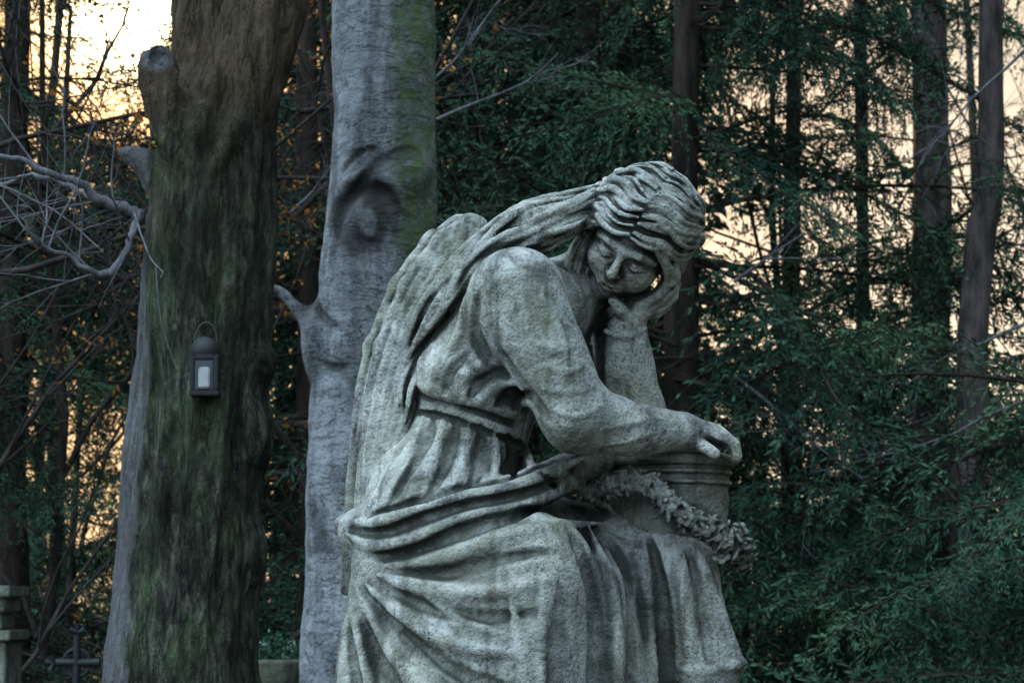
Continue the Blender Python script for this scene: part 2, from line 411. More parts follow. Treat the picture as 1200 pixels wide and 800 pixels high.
def bundle(g):
    random.seed(11)
    tg=np.gradient(Cp[:,:2],axis=0); tg/=np.linalg.norm(tg,axis=1)[:,None]; pr=np.stack([-tg[:,1],tg[:,0]],1)
    N=18
    for i in range(N):
        s=-1+2*i/(N-1)+random.uniform(-.06,.06); ph=1.2*s+random.uniform(-.9,.9); am=random.uniform(4,8); cut=random.choice([10,10,9,9,8,7])
        pts=[]
        for j in range(cut):
            o=s*wd[j]+am*math.sin(ph+j*1.9)*(.5+j/12)
            pts.append(W(Cp[j,0]+pr[j,0]*o,Cp[j,1]+pr[j,1]*o,Cp[j,2]+6*math.sin(ph*2+j*1.5+1)+random.uniform(-7,7)+12*s*s+10))
        R=np.array([5,6,6.2,6.5,7,7.5,7,6,4.5,2.5])[:cut]*S*random.uniform(.7,1.45); R[-1]=1.6*S
        lock(g,pts,R,turns=random.uniform(-1.8,1.8),strands=2,k=1.5)
random.seed(3); bundle(G)
def neckhair(g):
    random.seed(31)
    for i in range(12):
        f=i/11; x=655+40*f
        lock(g,[W(700+8*f,262,-15+20*f),W(x+18,292,-18+20*f),W(x+4+3*math.sin(i),335,-2+26*f),W(x-2,385,8+26*f),W(x+8*math.sin(i*2),430,14+22*f),W(x+2,475,20+20*f)],np.array([6,8,9,8,6,2])*S*random.uniform(.8,1.2),turns=random.uniform(-.8,.8),strands=2,k=1.2)
neckhair(G)
G.F[:,:,:int((zb-G.lo[2])/G.h)]=1.0
def finish(g,name,mat):
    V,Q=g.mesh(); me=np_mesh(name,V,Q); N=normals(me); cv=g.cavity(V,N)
    V=V+N*(0.0016*fbm(V*26,3,140)+0.0012*fbm(V*70,2,150))[:,None]; me.vertices.foreach_set('co',V.astype(f32).ravel()); me.update()
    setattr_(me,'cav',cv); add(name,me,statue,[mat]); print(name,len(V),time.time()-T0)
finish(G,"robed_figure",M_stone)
# ---- wings with worn feather rows
lo=np.array([W(388,600,160)[0],5-0.16,W(500,725,0)[2]]); hi=np.array([W(605,600,160)[0],5+0.34,W(500,232,160)[2]])
wg=Grid(lo,hi,0.0034)
wc=np.array([(552,272),(522,312),(490,372),(465,440),(448,510),(433,590),(418,690)],float); hw=np.array([24,34,37,34,27,19,8.])
wC=catmull(np.hstack([wc,hw[:,None]]),8); tg=np.gradient(wC[:,:2],axis=0); tg/=np.linalg.norm(tg,axis=1)[:,None]; pr=np.stack([-tg[:,1],tg[:,0]],1)
for dd,dx in ((-14,0),(88,-12)):
    TB([(p[0]+dx,p[1],dd) for p in wC],wC[:,2]*.95,6,wg,sy=1.9)
    for u_,e_ in ((-.85,49),(-.6,47),(-.33,48),(-.05,46),(.22,44),(.5,40),(.8,34)):
        idx=list(range(6,min(e_,len(wC)),3)); 
        P=[(wC[i,0]+pr[i,0]*u_*wC[i,2]+dx,wC[i,1]+pr[i,1]*u_*wC[i,2],dd-wC[i,2]/1.9*math.sqrt(max(0,1-u_*u_))+1.2) for i in idx]
        R=[min(6,wC[i,2]*.20) for i in idx]; R[-1]=1.5; R[0]=3
        TB(P,R,3.0,wg)
    row=0
    for i in range(1,24,4):
        row+=1
        for q in range(5):
            u_=-.82+.41*q+(.2 if row%2 else 0)
            if abs(u_)>.95: continue
            a=math.degrees(math.atan2(-tg[i,0],tg[i,1])); r_=wC[i,2]
            E((wC[i,0]+pr[i,0]*u_*r_+dx,wC[i,1]+pr[i,1]*u_*r_,dd-r_/1.9*math.sqrt(max(0,1-u_*u_))+.8),(r_*.22+1,4.0,16),3.0,a,wg)
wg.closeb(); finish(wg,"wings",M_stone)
# ---- head (finer)
Hc=W(750,273,-8)
fv=np.array([-0.39,-0.74,-0.55]); fv/=np.linalg.norm(fv)
uv=np.array([0.34,-0.645,0.69]); uv-=fv*(uv@fv); uv/=np.linalg.norm(uv)
lv=-np.cross(fv,uv)
RM=np.stack([lv,fv,uv])
def H(x,y,z): return Hc+S*(x*lv+y*fv+z*uv)
lo=np.array([W(640,600,60)[0],5-0.26,W(700,402,0)[2]]); hi=np.array([W(842,600,60)[0],5+0.2,W(700,178,0)[2]])
g=Grid(lo,hi,0.0025)
def he(c,r,k,op='u'): g.ell(H(*c),np.array(r)*S,k*S,RM,op)
def ht(P,R,k,op='u'): g.tube(np.array([H(*p) for p in P]),np.array(R)*S,k*S,op)
he((0,-8,12),(54,64,60),1)
he((0,20,-24),(42,40,52),16)
he((0,43,-58),(14,15,13),14)
for s in (-1,1):
    he((s*23,40,-27),(19,18,20),12)
    ht([(s*6,57,5),(s*20,58,9),(s*36,46,3)],[6,6.5,5],8)
    he((s*20,66,-8),(13,11,8),7,'s')
    he((s*19.5,47.5,-8),(13,12,9),3)
    ht([(s*8,56.5,-11),(s*14,59,-14),(s*20,60,-15),(s*27,57.5,-13.5),(s*33,52,-10)],[1,1.5,1.7,1.5,1],0.8,'s')
    ht([(s*9,56,-12),(s*20,59.6,-12),(s*32,53,-9)],[1.5,2.0,1.5],1.5)
    he((s*4,71,-33),(2.2,3,1.8),1.2,'s')
ht([(0,59,5),(0,64,-10),(0,71,-25)],[4.5,4.8,6],5)
he((-5.5,64,-27),(4,5,4),3); he((5.5,64,-27),(4,5,4),3)
he((0,56,-45),(15,10,10),9)
ht([(-11,59,-44.2),(-5,64,-41),(0,63.4,-42),(5,64,-41),(11,59,-44.2)],[1.5,3.2,3,3.2,1.5],2)
ht([(-9,60,-48),(0,63.5,-49.5),(9,60,-48)],[1.8,3.8,1.8],2)
ht([(-12,60,-46.6),(0,67.3,-45.2),(12,60,-46.6)],[.8,1.4,.8],0.8,'s')
ht([(-8,62,-55.5),(8,62,-55.5)],[3,3],5,'s')
g.tube(np.array([H(0,-15,-30),W(700,330,30),W(665,365,32)]),np.array([30,31,34])*S,10*S)
X,Y,Z=g.xyz(np.zeros(3,int),g.n); X=X-f32(Hc[0]);Y=Y-f32(Hc[1]);Z=Z-f32(Hc[2])
lx=((X*lv[0]+Y*lv[1]+Z*lv[2])/S).astype(f32); ly=((X*fv[0]+Y*fv[1]+Z*fv[2])/S).astype(f32); lz=((X*uv[0]+Y*uv[1]+Z*uv[2])/S).astype(f32)
q0=np.sqrt((lx/61)**2+((ly+8)/70)**2+((lz-14)/63)**2); dc=(q0-1)*61
hl=(26+0.62*(ly-58)-lz-0.10*np.abs(lx))/1.2
dh=np.maximum(dc,hl)*S
g.comb(np.zeros(3,int),g.n,dh.astype(f32),4*S,'u')
del X,Y,Z,lx,ly,lz,q0,dc,hl,dh
random.seed(17)
def dirp(d,r=1.0): 
    d=np.array(d,float); d/=np.linalg.norm(d); return (d[0]*62*r,-8+71*d[1]*r,14+64*d[2]*r)
for s in (-1,1):
    N=18
    for i in range(N):
        f=i/(N-1)+random.uniform(-.02,.02); f=max(0,f); al=math.radians(14+135*f); ph=random.uniform(-.8,.8)
        d0=np.array([s*.03,math.cos(al),math.sin(al)]); d1=np.array([s*.95,.62-1.35*f,.10+.42*math.sin(math.pi*f)]); d2=np.array([s*.62,-.80,-.42+.28*f])
        pts=[]
        for j,t_ in enumerate(np.linspace(0,1,9)):
            d=d0*(1-t_)**2+d1*2.1*t_*(1-t_)+d2*t_**2; d/=np.linalg.norm(d)
            wv=.045*math.sin(t_*14+f*5+s+ph); d=d+np.array([0,wv,-wv*.6])
            pts.append(H(*dirp(d,1.0+.025*math.sin(t_*8+f*11+ph)+(.05 if i<4 else 0))))
        R=np.array([3.5,5,6,6.5,6.8,6.5,6.2,6,5])*random.uniform(.6,1.3)*S
        lock(g,pts,R,turns=random.uniform(-1.5,1.5),strands=2,k=2.2,n=4)
    for i in range(8):
        o=i*4.5
        lock(g,[H(s*(34+o*.5),54-o,22+o*.5),H(s*(52+o*.25),42-o,3),H(s*(59+2*math.sin(i)),30-o,-16),H(s*(56),24-o,-34+3*math.sin(i*2)),H(s*(53+3*math.sin(i)),18-o,-50+4*math.cos(i*3))],np.array([5,7.5,8,7,3])*S*random.uniform(.8,1.15),turns=random.uniform(-1.5,1.5),strands=2,k=1.5)
random.seed(3); bundle(g); neckhair(g)
# far hand supporting the cheek, with cuff
TB([(735,402,22),(735,386,22)],[25,23],3,g)
TB([(711,388,16),(724,394,2),(740,393,0),(755,385,10)],[4,5,5,4],3,g)
TB([(735,384,20),(738,372,15),(750,358,12)],[17,17,18],8,g)
for F_,R_ in (([(754,354,0),(770,345,-8),(780,333,-8),(784,318,0)],[8.5,8,7,6]),([(758,359,8),(775,350,2),(787,338,2),(790,322,8)],[8.5,8,7,6]),
    ([(757,364,17),(775,358,12),(788,347,12),(792,332,16)],[8,7.5,7,6]),([(754,368,26),(769,366,24),(781,358,23),(786,346,24)],[7.5,7,6,5]),([(738,372,6),(727,362,-6),(719,352,-10)],[9,8,6.5])):
    TB(F_,R_,2.5,g)
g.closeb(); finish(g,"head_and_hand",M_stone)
# ---- urn with garland
lo=np.array([W(672,600,60)[0],5-0.24,W(780,700,0)[2]]); hi=np.array([W(895,600,60)[0],5+0.28,W(780,515,0)[2]])
u=Grid(lo,hi,0.003)
uc=W(784,540,30)
X,Y,Z=u.xyz(np.zeros(3,int),u.n); rr=np.sqrt((X-uc[0])**2+(Y-uc[1])**2)
zt=W(784,529,-40)[2]; zz=(zt-Z)/S
prof=[(-3,60),(0,72),(4,77),(9,78),(13,76),(15,72),(18,72),(20,75),(23,75),(25,71),(30,71),(32,74),(35,74),(37,70),(60,70),(85,67),(105,61),(122,50),(135,36),(150,34),(175,44)]
Rz=np.interp(zz,[p[0] for p in prof],[p[1] for p in prof]).astype(f32)*S
d=np.maximum(rr-Rz,-(zz+2)*S).astype(f32)
u.comb(np.zeros(3,int),u.n,np.broadcast_to(d,u.n).astype(f32),0,'u')
random.seed(8)
gp=catmull([(694,582,-30),(716,570,-58),(745,562,-66),(768,572,-68),(788,594,-70),(815,612,-62),(842,626,-48),(862,640,-25),(866,655,0)],12)
for i,p in enumerate(gp):
    t=i/len(gp); w=10+7*t
    for j in range(6):
        a=random.uniform(0,6.28); q=W(p[0]+w*math.cos(a)*random.uniform(.2,.9),p[1]+w*math.sin(a)*random.uniform(.2,.9),p[2]+random.uniform(-8,6))
        if j%3==0: u.ell(q,np.array([random.uniform(4,6.5)]*3)*S,1.0*S)
        else:
            b=random.uniform(0,3.14); M=[[math.cos(b),0,math.sin(b)],[0,1,0],[-math.sin(b),0,math.cos(b)]]
            u.ell(q,np.array([9.5,4,3.2])*S,1.0*S,M)
for (px,py,dd) in ((752,566,-76),(780,586,-78),(803,606,-76),(828,618,-66),(850,632,-52),(866,622,-25),(845,650,-40),(866,645,-12)):
    rot=random.uniform(0,1)
    for kq in range(5):
        a=kq*1.257+rot; u.ell(W(px+6.5*math.cos(a),py+6.5*math.sin(a),dd),np.array([5,3.4,5])*S,0.5*S)
    u.ell(W(px,py,dd-4),np.array([3,3,3])*S,0.2*S)
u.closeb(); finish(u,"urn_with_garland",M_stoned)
# ---- box helper
def boxes(name,L,parent,mats,bev=0.01):
    import bmesh
    bm=bmesh.new()
    for (x0,x1,y0,y1,z0,z1) in L:
        r=bmesh.ops.create_cube(bm,size=1)
        for v in r['verts']:
            v.co=Vector(((x0+x1)/2+v.co.x*(x1-x0),(y0+y1)/2+v.co.y*(y1-y0),(z0+z1)/2+v.co.z*(z1-z0)))
    bmesh.ops.bevel(bm,geom=bm.edges[:],offset=bev,segments=2,affect='EDGES')
    me=bpy.data.meshes.new(name); bm.to_mesh(me); bm.free(); return add(name,me,parent,mats)
ped=empty("stone_pedestal")
cx=W(640,900)[0]
boxes("rock_base",[(cx-.56,cx+.52,4.5,5.42,zb-.10,zb+.004)],ped,[M_stone2],0.03)
boxes("plinth",[(cx-.62,cx+.58,4.42,5.5,zb-.22,zb-.104),(cx-.5,cx+.46,4.52,5.4,0.28,zb-.223),(cx-.66,cx+.62,4.36,5.56,0.0,.277)],ped,[M_stone2],0.02)
# ------------------------------------------------------------------ TUBE MESHES
class Tubes:
    def __init__(s): s.V=[];s.Q=[];s.n=0;s.m=[]
    def add(s,P,R,sides=6,mi=0,wob=0,seed=0):
        P=np.array(P,float); R=np.zeros(len(P))+np.array(R,float)
        T=np.gradient(P,axis=0); T/=np.linalg.norm(T,axis=1)[:,None]+1e-9
        ref=np.array([0.31,0.9,0.2]) if abs(T[0][1])<0.8 else np.array([0.9,0.1,0.3])
        a=np.cross(T,ref); a/=np.linalg.norm(a,axis=1)[:,None]+1e-9; b=np.cross(T,a)
        th=np.arange(sides)/sides*2*math.pi
        V=P[:,None,:]+R[:,None,None]*(np.cos(th)[None,:,None]*a[:,None,:]+np.sin(th)[None,:,None]*b[:,None,:])
        if wob:
            Nn=V-P[:,None,:]; f=fbm((V*np.array([9,9,1.6])).reshape(-1,3)+seed,3,2).reshape(len(P),sides,1)
            V=P[:,None,:]+Nn*(1+wob*f)
        i=np.arange(len(P)-1)[:,None]*sides; j=np.arange(sides)[None,:]; k=(j+1)%sides
        q=np.stack([i+j,i+k,i+sides+k,i+sides+j],-1).reshape(-1,4)+s.n
        s.V.append(V.reshape(-1,3)); s.Q.append(q); s.m.append(np.full(len(q),mi)); s.n+=len(P)*sides
    def obj(s,name,parent,mats):
        return add(name,np_mesh(name,np.concatenate(s.V),np.concatenate(s.Q),True,np.concatenate(s.m)),parent,mats)
def grow(tb,p,d,L,r,lev,leaves=None,kids=(5,5,4,3),sides=5,bend=0.35,up=0.0):
    n=6; P=[np.array(p,float)]; d=np.array(d,float); d/=np.linalg.norm(d)
    dirs=[]
    for i in range(n):
        d=d+np.array([random.gauss(0,1),random.gauss(0,1),random.gauss(0,1)+up])*bend/n*1.6; d/=np.linalg.norm(d); dirs.append(d)
        P.append(P[-1]+d*L/n)
    tb.add(P,np.linspace(r,r*0.35,n+1),sides)
    if lev>0:
        for c in range(kids[-lev]):
            t=random.uniform(0.2,0.97); i=min(int(t*n),n-1); q=P[i]+(P[i+1]-P[i])*(t*n-i)
            dd=dirs[i]+np.array([random.gauss(0,1) for _ in range(3)])*0.62; 
            grow(tb,q,dd,L*random.uniform(0.4,0.68),max(r*(1-0.6*t)*0.55,0.0022),lev-1,leaves,kids,4 if lev<2 else 5,bend,up)
    elif leaves is not None and random.random()<0.6: 
        for _ in range(4): leaves.append(P[random.randint(2,n)])
def leafmesh(pts,size):
    V=[];N=len(pts); pts=np.array(pts)+np.random.default_rng(3).normal(0,.02,(N,3)); r=np.random.default_rng(4)
    a=r.normal(0,1,(N,3)); a/=np.linalg.norm(a,axis=1)[:,None]; b=np.cross(a,r.normal(0,1,(N,3))); b/=np.linalg.norm(b,axis=1)[:,None]
    s=size*r.uniform(.6,1.2,(N,1))
    V=np.stack([pts-a*s,pts+b*s*.5,pts+a*s,pts-b*s*.5],1).reshape(-1,3); return V,np.arange(4*N).reshape(-1,4)
# ------------------------------------------------------------------ BEECH 1 (big mossy)
t1=empty("mossy_beech_tree"); D1=8.0; s1=0.0004*D1
A=Grid([W(95,600,0,D1)[0],D1-0.48,-0.02],[W(400,600,0,D1)[0],D1+0.48,5.0],0.0100)
def TA(P,R,k,n=4,gr=None,D=D1,op='u'):
    P=WP(P,D); R=np.array(R,float)*0.0004*D
    if n: PR=catmull(np.hstack([P,R[:,None]]),n); P,R=PR[:,:3],PR[:,3]
    (gr or A).tube(P,R,k*0.0004*D,op)
TA([(205,1250,0),(208,1000,0),(212,800,0),(225,600,0),(240,440,0),(247,300,0),(252,200,0)],[140,100,90,80,76,75,70],10)
TA([(150,1250,-40),(150,900,-20),(160,700,0),(172,500,0),(190,330,0)],[60,34,26,22,14],18)
TA([(250,200,0),(272,130,-10),(298,50,-5),(322,-30,0),(345,-130,0)],[68,56,48,42,34],14)
TA([(242,190,10),(244,110,40),(242,20,60),(235,-120,70)],[58,46,42,36],8)
TA([(232,210,-20),(210,150,-44),(190,98,-54),(184,72,-56)],[42,36,26,21],8)
TA([(200,215,0),(170,190,-8),(150,180,-10)],[34,20,14],12,3)
E_=lambda c,r,k,op='u',gr=A,D=D1: gr.ell(W(*c,D),np.array(r)*0.0004*D,k*0.0004*D,None,op)
E_((306,430,-20),(24,26,28),10); E_((296,500,-20),(24,30,50),20); E_((290,650,-10),(26,30,40),20)
E_((182,60,-72),(13,15,11),3,'s')
SB=[('g',[(262,60),(258,130),(240,180),(222,240)],(6,14,11,3),8),('r',[(284,110),(278,150),(252,200),(236,290)],(6,13,11,3),8),
('g',[(214,60),(220,110),(232,150)],(6,11,3),6),
('r',[(300,100),(300,180),(294,260)],(4,10,4),8),('g',[(285,440),(280,500),(275,620)],(3,9,3),6),('g',[(190,300),(184,420),(168,560),(150,780)],(3,8,8,4),6),
('g',[(235,470),(225,600),(215,780)],(2,7,3),6),('r',[(265,330),(262,450),(250,620),(242,800)],(3,9,8,5),8),('g',[(205,420),(204,560),(190,700)],(2,7,2),6),
('g',[(245,330),(246,430),(238,560)],(2,6,2),6),('g',[(300,240),(298,330),(292,400)],(2,7,2),6),('g',[(262,620),(258,700),(262,800)],(2,7,4),6),
('g',[(212,190),(214,260),(206,340)],(3,7,2),6),
('r',[(172,150),(200,180),(210,240)],(4,9,3),8),('g',[(288,432),(300,424),(318,432)],(2,3,2),3),('r',[(184,76),(173,68),(180,58),(198,64)],(3,5,3),2)]
strokes(A,SB,7.3,8.6,s1)
lant=A.cast(243,432,7.3,8.6)
V,Q=A.mesh(); me=np_mesh("trunk",V,Q); N=normals(me)
th=np.stack([V[:,0]*13,V[:,1]*13,V[:,2]*1.8],1)
dsp=0.026*fbm(th,4,20)-0.018*np.abs(fbm(V*np.array([24,24,3.5]),3,30))+0.026*fbm(V*2.4,3,40)+0.006*fbm(V*np.array([40,40,14]),2,45)
V=V+N*dsp[:,None]; me.vertices.foreach_set('co',V.astype(f32).ravel()); me.update()
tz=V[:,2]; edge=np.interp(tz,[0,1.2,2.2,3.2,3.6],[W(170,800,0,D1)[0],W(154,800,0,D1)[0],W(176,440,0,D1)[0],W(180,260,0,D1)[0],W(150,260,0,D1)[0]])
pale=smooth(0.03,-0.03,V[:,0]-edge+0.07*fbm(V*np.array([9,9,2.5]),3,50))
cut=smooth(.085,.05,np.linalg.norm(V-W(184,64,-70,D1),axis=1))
setattr_(me,'pale',np.clip(pale+cut,0,1)); setattr_(me,'warm_glow',smooth(2.95,3.7,tz+0.7*fbm(V*3,3,60)))  # cut end and strip; height mask for the painted flare glow
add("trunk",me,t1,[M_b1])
tb=Tubes()
tb.add(WP([(322,-30,0),(345,-130,0),(380,-300,10),(400,-700,0),(440,-1200,0)],D1),[.14,.11,.09,.06,.03],10)
tb.add(WP([(240,0,62),(235,-120,70),(200,-400,60),(180,-900,80)],D1),[.13,.11,.09,.03],10)
random.seed(21)
for (P,R) in (([(172,258,0),(150,246,-5),(120,235,-20),(92,214,-40),(60,204,-50),(25,188,-65),(0,182,-80),(-60,170,-100)],[12,9,7,6.5,5.5,4.5,4,3]),
     ([(168,250,-5),(156,268,-10),(150,290,-15),(128,320,-30),(104,316,-40),(80,300,-50),(50,286,-70),(22,252,-90)],[8,6.5,6,6,4.5,3.5,2.6,1.6]),
     ([(118,234,-20),(90,224,-14),(60,208,-10),(30,206,0),(0,216,0),(-50,200,0)],[5,4,4,3,3,2])):
    Pw=catmull(WP(P,D1),4); Pw=Pw+np.random.default_rng(4).normal(0,.004,Pw.shape); Rw=np.interp(np.linspace(0,1,len(Pw)),np.linspace(0,1,len(R)),R)*s1*.8
    tb.add(Pw,Rw,8,0,.2,3)
    for _ in range(7):
        i=random.randint(3,len(Pw)-1); grow(tb,Pw[i],[random.gauss(-.4,.6),random.gauss(0,.6),random.gauss(.1,.7)],random.uniform(.3,.7),.005,1,None,(3,3,3,3))
for z in (5.2,6,7): 
    for q in range(3): grow(tb,[W(280,0,0,D1)[0],8,z],[random.gauss(0,1),random.gauss(0,1),.7],2.6,.04,3)
tb.obj("limbs",t1,[M_twigp])
# ------------------------------------------------------------------ BEECH 2 (pale)
t2=empty("grey_beech_tree"); D2=9.0; s2=0.0004*D2
B=Grid([W(300,600,0,D2)[0],D2-0.42,-0.02],[W(545,600,0,D2)[0],D2+0.42,5.6],0.0105)
TA([(415,1250,0),(418,800,0),(424,600,0),(432,450,0),(440,330,0),(450,230,0),(450,120,0),(448,0,0),(445,-140,0)],[88,66,65,66,68,66,62,61,56],10,gr=B,D=D2)
E2=lambda c,r,k,op='u': E_(c,r,k,op,B,D2)
E2((432,262,-50),(34,22,40),10); E2((478,200,-40),(30,26,34),12); E2((446,300,-50),(30,14,30),14)
TA([(385,385,0),(362,374,-5),(344,356,-8),(330,342,-10),(314,334,-12)],[20,11,8,7,5],14,gr=B,D=D2)
E2((372,400,-10),(16,20,40),16)
SB2=[('g',[(392,300),(400,250),(418,222),(440,222),(458,240),(464,270)],(3,10,10,10,4),5),('r',[(388,270),(402,224),(430,205),(462,216),(476,250)],(4,8,9,8,4),6),
('g',[(404,240),(440,196),(480,176),(500,180)],(2,7,7,2),5),('g',[(420,246),(436,238),(450,256),(442,282),(424,280),(416,258)],(2,4,5,4,2),3),
('g',[(392,210),(420,180),(450,170)],(1,3,1),3),('g',[(368,350),(380,372),(400,384)],(2,4,1),4),('g',[(366,420),(392,430),(410,426)],(1,3,1),3)]
strokes(B,SB2,8.3,9.6,s2)
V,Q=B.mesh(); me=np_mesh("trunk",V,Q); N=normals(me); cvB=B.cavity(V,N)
dsp=0.026*fbm(V*np.array([3,3,2.]),3,70)+0.006*fbm(V*np.array([5,5,14.]),3,80)
V=V+N*dsp[:,None]; me.vertices.foreach_set('co',V.astype(f32).ravel()); me.update()
cxx=np.interp(V[:,2],[1,2.2,3.4,4.4],[W(425,600,0,D2)[0],W(470,400,0,D2)[0],W(458,200,0,D2)[0],W(458,50,0,D2)[0]])
setattr_(me,'moss',smooth(-.02,.06,V[:,0]-cxx+.06*fbm(V*4,3,90))*smooth(2.4,3.1,V[:,2]))
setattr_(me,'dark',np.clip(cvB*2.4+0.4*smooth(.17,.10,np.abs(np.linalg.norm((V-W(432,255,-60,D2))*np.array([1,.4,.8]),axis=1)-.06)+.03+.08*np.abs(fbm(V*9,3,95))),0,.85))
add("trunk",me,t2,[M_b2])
tb=Tubes()
tb.add(WP([(445,-120,0),(440,-400,0),(470,-800,20),(500,-1500,20)],D2),[.2,.15,.1,.03],10)
for z in (5.8,6.5,8): 
    for q in range(3): grow(tb,[W(446,0,0,D2)[0],D2,z],[random.gauss(0,1),random.gauss(0,1),.5],3,.045,3)
tb.obj("limbs",t2,[M_twigp])
# ------------------------------------------------------------------ lantern on trunk
lan=empty("hanging_lantern")
def ngl(name,rough,c,metal=0): 
    n=NT(name); a=n.noise(30,3); return n.pbr(n.mix(a,tuple(x*.6 for x in c),tuple(min(1,x*1.2) for x in c)),rough,n.bump(a,.001,.5),metal)
M_blk=ngl("dark_painted_metal",0.45,(0.03,0.032,0.036)); M_wh=ngl("frosted_white_glass",0.3,(0.5,0.5,0.52)); M_wire=ngl("steel_wire",0.5,(0.12,0.12,0.12),.8)
M_glass=ngl("smoked_glass",0.12,(0.08,0.09,0.11))
lx,ly,lz=lant; ly-=0.05; k=s1
boxes("housing",[(lx-15*k,lx+15*k,ly-.03,ly+.06,lz-29*k,lz+19*k),(lx-17*k,lx+17*k,ly-.036,ly+.064,lz-33*k,lz-27*k),(lx-16*k,lx-11*k,ly-.037,ly-.028,lz-27*k,lz+14*k),(lx+11*k,lx+16*k,ly-.037,ly-.028,lz-27*k,lz+14*k),(lx-10.8*k,lx+10.8*k,ly-.037,ly-.028,lz+8*k,lz+14*k)],lan,[M_blk],.004)
tb=Tubes(); tb.add([(lx,ly-.031,lz+19*k),(lx,ly-.03,lz+19*k),(lx,ly+.06,lz+19*k)],[.001,15.3*k,15.3*k],28); tb.obj("arched_top",lan,[M_blk])
boxes("glass_panel",[(lx-10*k,lx+10*k,ly-.034,ly-.0305,lz-26*k,lz+7*k)],lan,[M_glass],.001)
boxes("candle",[(lx-6*k,lx+7*k,ly-.046,ly-.035,lz-25*k,lz-1*k)],lan,[M_wh],.005)
tb=Tubes(); a=np.linspace(0,math.pi,12); tb.add([(lx-13*k+13*k*(1-math.cos(t)),ly,lz+28*k+24*k*math.sin(t)) for t in a],[.0022]*12,6); tb.obj("wire_handle",lan,[M_wire])
# ------------------------------------------------------------------ graves
gr=empty("gravestone_monument"); gx=W(2,700,0,10)[0]; zt=W(0,686,0,10)[2]
boxes("monument",[(gx-.25,gx+.085,9.8,10.2,zt-.05,zt),(gx-.22,gx+.055,9.84,10.16,zt-.12,zt-.053),(gx-.18,gx+.03,9.88,10.12,zt-.2,zt-.123),(gx-.25,gx+.09,9.8,10.2,zt-.25,zt-.203),(gx-.22,gx+.065,9.83,10.17,.3,zt-.253),(gx-.3,gx+.13,9.75,10.25,0,.297),
 (gx-.17,gx+.02,9.815,9.827,.5,zt-.36)],gr,[M_stone2],.006)
ic=empty("iron_cross"); p=W(90,776,0,9.4); Dc=9.4
M_iron=ngl("dark_iron",0.5,(0.035,0.04,0.045),.3)
tb=Tubes()
tb.add([(p[0],Dc,0.4),(p[0],Dc,p[2]+.12)],[.018]*2,8); tb.add([(p[0]-.09,Dc,p[2]),(p[0]+.10,Dc,p[2])],[.018]*2,8)
for dx,dz in ((-.10,0),(.11,0),(0,.13)):
    for a in range(3):
        an=math.atan2(dz,dx)+(a-1)*1.2; q=np.array([p[0]+dx,Dc,p[2]+dz]); tb.add([q,q+np.array([math.cos(an),0,math.sin(an)])*.035],[.010,.016],8)
tb.add([(p[0]+.06*math.cos(t),Dc,p[2]+.06*math.sin(t)) for t in np.linspace(0,6.283,20)],[.007]*20,6)
tb.obj("cross_bars",ic,[M_iron]); boxes("cross_base",[(p[0]-.2,p[0]+.2,Dc-.15,Dc+.15,0,.45)],ic,[M_stone2])
pl=empty("flower_planter"); p=W(322,772,0,11)
tb=Tubes(); tb.add([(p[0],11,p[2]+z) for z in (-.2,-.17,-.1,-.02,.0,.0)],[.05,.09,.13,.15,.155,.12],20); tb.obj("bowl",pl,[M_stone2])
boxes("post",[(p[0]-.12,p[0]+.12,10.88,11.12,0,p[2]-.19)],pl,[M_stone2])
L_=[]; random.seed(4)
for _ in range(420):
    a=random.uniform(0,6.28); r=random.uniform(0,.15); L_.append((p[0]+r*math.cos(a),11+r*math.sin(a),p[2]+random.uniform(0,.12*(1-r*3))))
V,Q=leafmesh(L_,.02); add("plants",np_mesh("plants",V,Q,False),pl,[M_needle])
V,Q=leafmesh(L_[:60],.014); V[:,2]+=.02; add("blossoms",np_mesh("blossoms",V,Q,False),pl,[M_wh])
